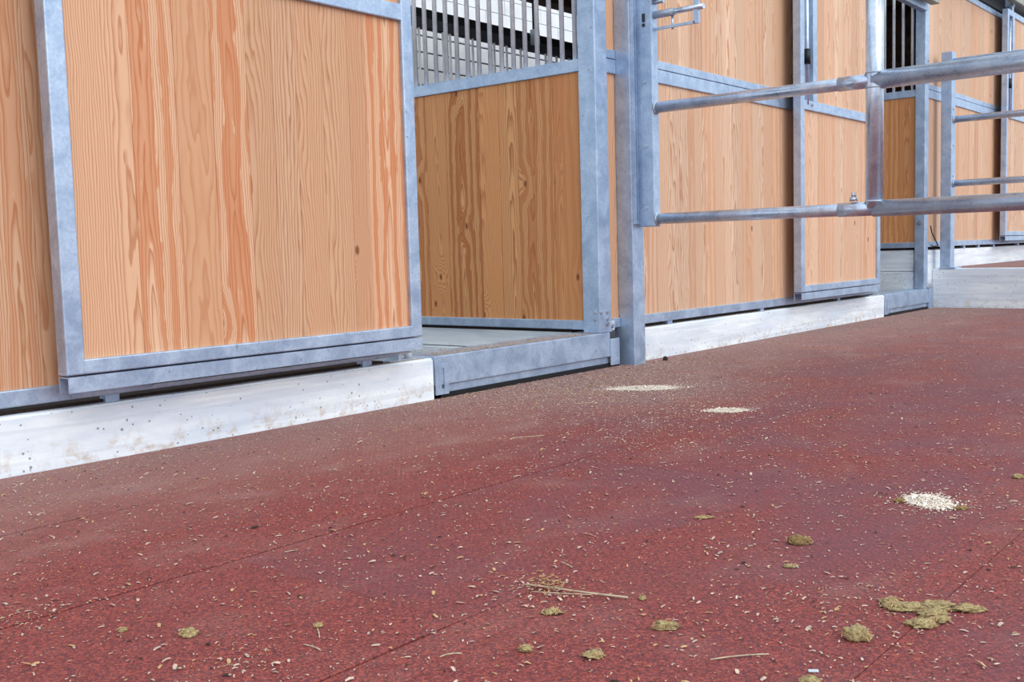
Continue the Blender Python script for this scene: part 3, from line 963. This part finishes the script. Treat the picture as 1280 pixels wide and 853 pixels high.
def sawdust_pile(x, y, rx, ry, rot, h, n, label):
    t = thing('sawdust_pile', label, 'sawdust')
    bm = bmesh.new()
    rings, seg = 5, 22
    c = bm.verts.new((0, 0, h))
    prev = None
    for r in range(1, rings + 1):
        f = r / rings
        cur = []
        for s in range(seg):
            a = 2 * math.pi * s / seg
            k = 1 + 0.25 * mnoise.noise(Vector((math.cos(a) * 1.7, math.sin(a) * 1.7, x * 9)))
            cur.append(bm.verts.new((math.cos(a) * rx * 0.78 * f * k, math.sin(a) * ry * 0.78 * f * k, h * (math.cos(f * math.pi) + 1) / 2 + (0.0006 if r < rings else 0.0) + (mnoise.noise(Vector((s, r * 3.0, x))) * 0.0012 if r < rings else 0))))
        for s in range(seg):
            if prev is None: bm.faces.new((c, cur[s], cur[(s + 1) % seg]))
            else: bm.faces.new((prev[s], cur[s], cur[(s + 1) % seg], prev[(s + 1) % seg]))
        prev = cur
    o = mk('heap', bm, SAWD, t, True)
    o.location = (x, y, 0.0002); o.rotation_euler = (0, 0, rot)
    a = rng.normal(0, 0.42, n); b = rng.normal(0, 0.42, n)
    rr = np.sqrt(a * a + b * b)
    zz_ = h * (np.cos(np.clip(rr / 0.8, 0, 1) * np.pi) + 1) / 2
    P = np.stack([a * rx, b * ry, zz_ + 0.0008], 1)
    L = 0.0042 * rng.lognormal(0, 0.35, n)
    V, F = flake_mesh(P, L, L * 0.45, rng.uniform(0, 6.28, n), 0.0003, rng.uniform(0.0003, 0.0012, n), rng.uniform(0, 0.35, n))
    o = from_np('flakes', V, F, [SAWW], t)
    o['kind'] = 'stuff'
    o.location = (x, y, 0); o.rotation_euler = (0, 0, rot)

RH = math.atan2(-0.77, 0.63)
sawdust_pile(3.150, 1.985, 0.16, 0.075, RH, 0.006, 2600, 'wide streak of pale sawdust on the floor in front of the gate post')
sawdust_pile(2.835, 1.495, 0.085, 0.05, RH, 0.005, 900, 'narrow streak of pale sawdust right of the wide one, mid floor')
sawdust_pile(2.020, 0.638, 0.052, 0.075, RH, 0.006, 1100, 'round patch of white sawdust between two dung crumbs at the right')


def clump(x, y, rx, ry, rz, label, mat=DUNG, fib=60, rough=0.35, seed=0, name='dung_clump', flat=False):
    bm = bmesh.new()
    bmesh.ops.create_icosphere(bm, subdivisions=4, radius=1.0)
    for v in bm.verts:
        d = v.co.normalized()
        n = mnoise.fractal(d * 1.3 + Vector((seed * 3.1, 0, 0)), 1.0, 2.0, 4) * rough
        n2 = mnoise.noise(d * 7 + Vector((seed, 2, 0))) * rough * 0.35
        n3 = mnoise.noise(d * 18 + Vector((seed, 5, 0))) * rough * 0.18
        v.co = d * (1 + n + n2 + n3)
        v.co.x *= rx; v.co.y *= ry
        v.co.z *= rz
        if v.co.z < -rz * 0.45: v.co.z = -rz * 0.45
    t = mk(name, bm, mat, None, True)
    t.location = (x, y, rz * 0.45)
    t.rotation_euler = (0, 0, RH)
    tag(t, label, 'dung')
    if fib:
        n = fib
        a = rng.uniform(0, 6.28, n); rr = rng.uniform(0.5, 1.25, n)
        P = np.stack([np.cos(a) * rx * rr, np.sin(a) * ry * rr, np.clip(rz * (1.05 - rr), -rz * 0.4, rz) + 0.0005], 1)
        L = rng.uniform(0.004, 0.012, n)
        V, F = flake_mesh(P, L, np.full(n, 0.0011), rng.uniform(0, 6.28, n), 0.0006, rng.uniform(0.0005, 0.002, n), rng.uniform(-0.25, 0.3, n))
        o = from_np('straw_fibre', V, F, [SHAV2], t)
        o['kind'] = 'stuff'
    return t

clump(1.262, 0.486, 0.0160, 0.014, 0.0110, 'thickest round dung lump, near the bottom right', seed=1, fib=70)
clump(1.622, 0.722, 0.0185, 0.013, 0.0090, 'olive dung lump alone on the floor above the flake patch', seed=2, mat=DUNG_DK)
clump(1.155, 0.700, 0.0165, 0.008, 0.0065, 'ragged dung crumb low in the middle, below the straw stalk', seed=3, rough=0.5)
clump(0.768, 1.205, 0.0120, 0.011, 0.0065, 'smooth tan crumb low at the left of the floor', seed=4, fib=15)
clump(0.987, 0.803, 0.0078, 0.008, 0.0052, 'small round dung crumb at the bottom centre', seed=5, fib=15)
clump(1.988, 0.682, 0.0110, 0.008, 0.0050, 'brown dung crumb just left of the white sawdust patch', seed=6, mat=DUNG_DK, fib=12)
clump(1.994, 0.572, 0.0140, 0.007, 0.0038, 'flat brown crumb just right of the white sawdust patch', seed=7, mat=DUNG_DK, fib=12)
clump(2.317, 0.552, 0.0100, 0.008, 0.0060, 'yellow dung crumb at the right edge of the picture', seed=8, mat=DUNG, fib=10)
clump(1.678, 0.934, 0.0165, 0.006, 0.0028, 'thin flat dung flake in the middle of the floor', seed=9, fib=14)
clump(1.023, 0.725, 0.0115, 0.012, 0.0028, 'flattened pale dung smear at the bottom centre right', seed=10, rough=0.6, fib=30)
clump(1.116, 0.858, 0.0135, 0.009, 0.0032, 'greenish flat dung scrap just below the straw stalk', seed=11, mat=DUNG, rough=0.6, fib=30)
clump(1.489, 0.680, 0.0090, 0.006, 0.0030, 'tiny dung crumb below the olive lump', seed=12, fib=10)
clump(0.725, 1.296, 0.0055, 0.006, 0.0028, 'tiny tan crumb left of the smooth one', seed=13, fib=6)
clump(0.892, 1.088, 0.0060, 0.007, 0.0030, 'tiny pale crumb right of the smooth one', seed=14, fib=6)
clump(1.10, 0.478, 0.0115, 0.011, 0.0040, 'flat dung scrap cut by the bottom edge of the picture', seed=15, fib=20)
clump(1.235, 0.788, 0.0050, 0.007, 0.0030, 'tiny crumb just right of the straw stalk tip', seed=16, fib=6)
c_ = clump(3.985, 2.40, 0.0110, 0.011, 0.0120, 'dark brown lump on the floor beside the gate post', seed=17, mat=DIRT, fib=0)

# trampled dung: several flat mats lying together
td = thing('trampled_dung', 'trampled yellow-green dung spread flat near the lower right corner', 'dung')
for i, (px_, py_, rx_, ry_) in enumerate(((1.352, 0.435, 0.016, 0.013), (1.405, 0.470, 0.024, 0.014), (1.435, 0.440, 0.020, 0.016), (1.400, 0.435, 0.018, 0.012),
                                         (1.445, 0.405, 0.022, 0.010), (1.400, 0.492, 0.012, 0.009), (1.380, 0.420, 0.012, 0.008), (1.415, 0.500, 0.012, 0.007))):
    o = clump(px_, py_, rx_, ry_, 0.0045, 'x', seed=20 + i, rough=0.65, fib=26, name='dung_mat')
    o.parent = td
    for k in ('label', 'category'): del o[k]

# the long straw stalk
ss = thing('straw_stalk', 'long bleached straw stalk lying on the red floor', 'straw')
bm = bmesh.new()
P_ = [(1.180, 0.962, 0.004), (1.189, 0.922, 0.005), (1.198, 0.884, 0.004), (1.208, 0.846, 0.0035), (1.221, 0.803, 0.003)]
for i, (a, b) in enumerate(zip(P_, P_[1:])): tube(bm, a, b, 0.0011 + 0.00015 * i, 8)
mk('stem', bm, STRAW, ss, True)
bm = bmesh.new()
P_ = [(1.166, 0.935, 0.002), (1.180, 0.895, 0.003), (1.202, 0.852, 0.003)]
for i, (a, b) in enumerate(zip(P_, P_[1:])): tube(bm, a, b, 0.0007, 6)
mk('side_stem', bm, STRAW, ss, True)
bm = bmesh.new()
random.seed(5)
for i in range(60):
    a = Vector((random.gauss(1.200, 0.016), random.gauss(0.930, 0.024), random.uniform(0.002, 0.012)))
    d = Vector((random.uniform(-1, 1), random.uniform(-1, 1), random.uniform(-0.2, 0.2))).normalized() * random.uniform(0.004, 0.012)
    tube(bm, a, a + d, 0.0008, 5)
mk('husks', bm, SHAV2, ss, True)['kind'] = 'stuff'

# short straws scattered about
def straw(x, y, ang, L, label, bend=0.15):
    bm = bmesh.new()
    pts = [Vector((0, 0, 0.002))]
    a = ang
    for i in range(3):
        pts.append(pts[-1] + Vector((math.cos(a), math.sin(a), 0)) * L / 3)
        a += bend
    for p, q in zip(pts, pts[1:]): tube(bm, p, q, 0.0009, 6)
    o = mk('straw_bit', bm, STRAW, None, True)
    o.location = (x, y, 0)
    tag(o, label, 'straw')
straw(0.862, 1.050, 0.9, 0.035, 'short slanting straw at the bottom, left of centre', 0.05)
straw(0.835, 1.018, 1.5, 0.030, 'short upright-looking straw just below the slanting one', 0.1)
straw(0.93, 0.86, 2.2, 0.030, 'forked pale straw at the bottom left of centre', 0.4)
straw(1.09, 0.60, -0.6, 0.075, 'thin curved straw at the bottom right of centre', -0.12)
straw(1.295, 0.955, 1.1, 0.035, 'greenish straw lying left of the long stalk', 0.1)
straw(2.13, 1.76, -0.6, 0.09, 'thin pale straw on the dusty part of the floor', 0.0)
straw(2.72, 1.98, -0.7, 0.07, 'pale straw lying left of the wide sawdust streak', 0.1)

# bluish chip
o = box('plastic_chip', -0.006, 0.006, -0.003, 0.003, 0.0, 0.002, PVC, None, 0.0006)
o.location = (1.13, 0.487, 0.0005); o.rotation_euler = (0, 0, -1.0)
tag(o, 'tiny bluish white chip at the bottom right', 'chip')

# things of one kind share a group phrase
GROUPS = {'stall_front': 'fixed larch stall fronts', 'sliding_door': 'sliding stall doors', 'door_sill': 'galvanised door sills',
          'wall_post': 'wall posts at the doorways', 'stall_partition': 'larch partitions inside the stalls', 'barrier_gate': 'pipe barriers across the walkway',
          'door_track': 'sliding door tracks', 'roller_guide': 'roller guides on the kerbs', 'sawdust_pile': 'sawdust patches on the red floor',
          'straw_bit': 'short straws on the red floor', 'dung_clump': 'dung lumps on the red floor'}
for o in COL.objects:
    if o.parent is None and 'label' in o:
        base = o.name.split('.')[0]
        if base in GROUPS: o['group'] = GROUPS[base]
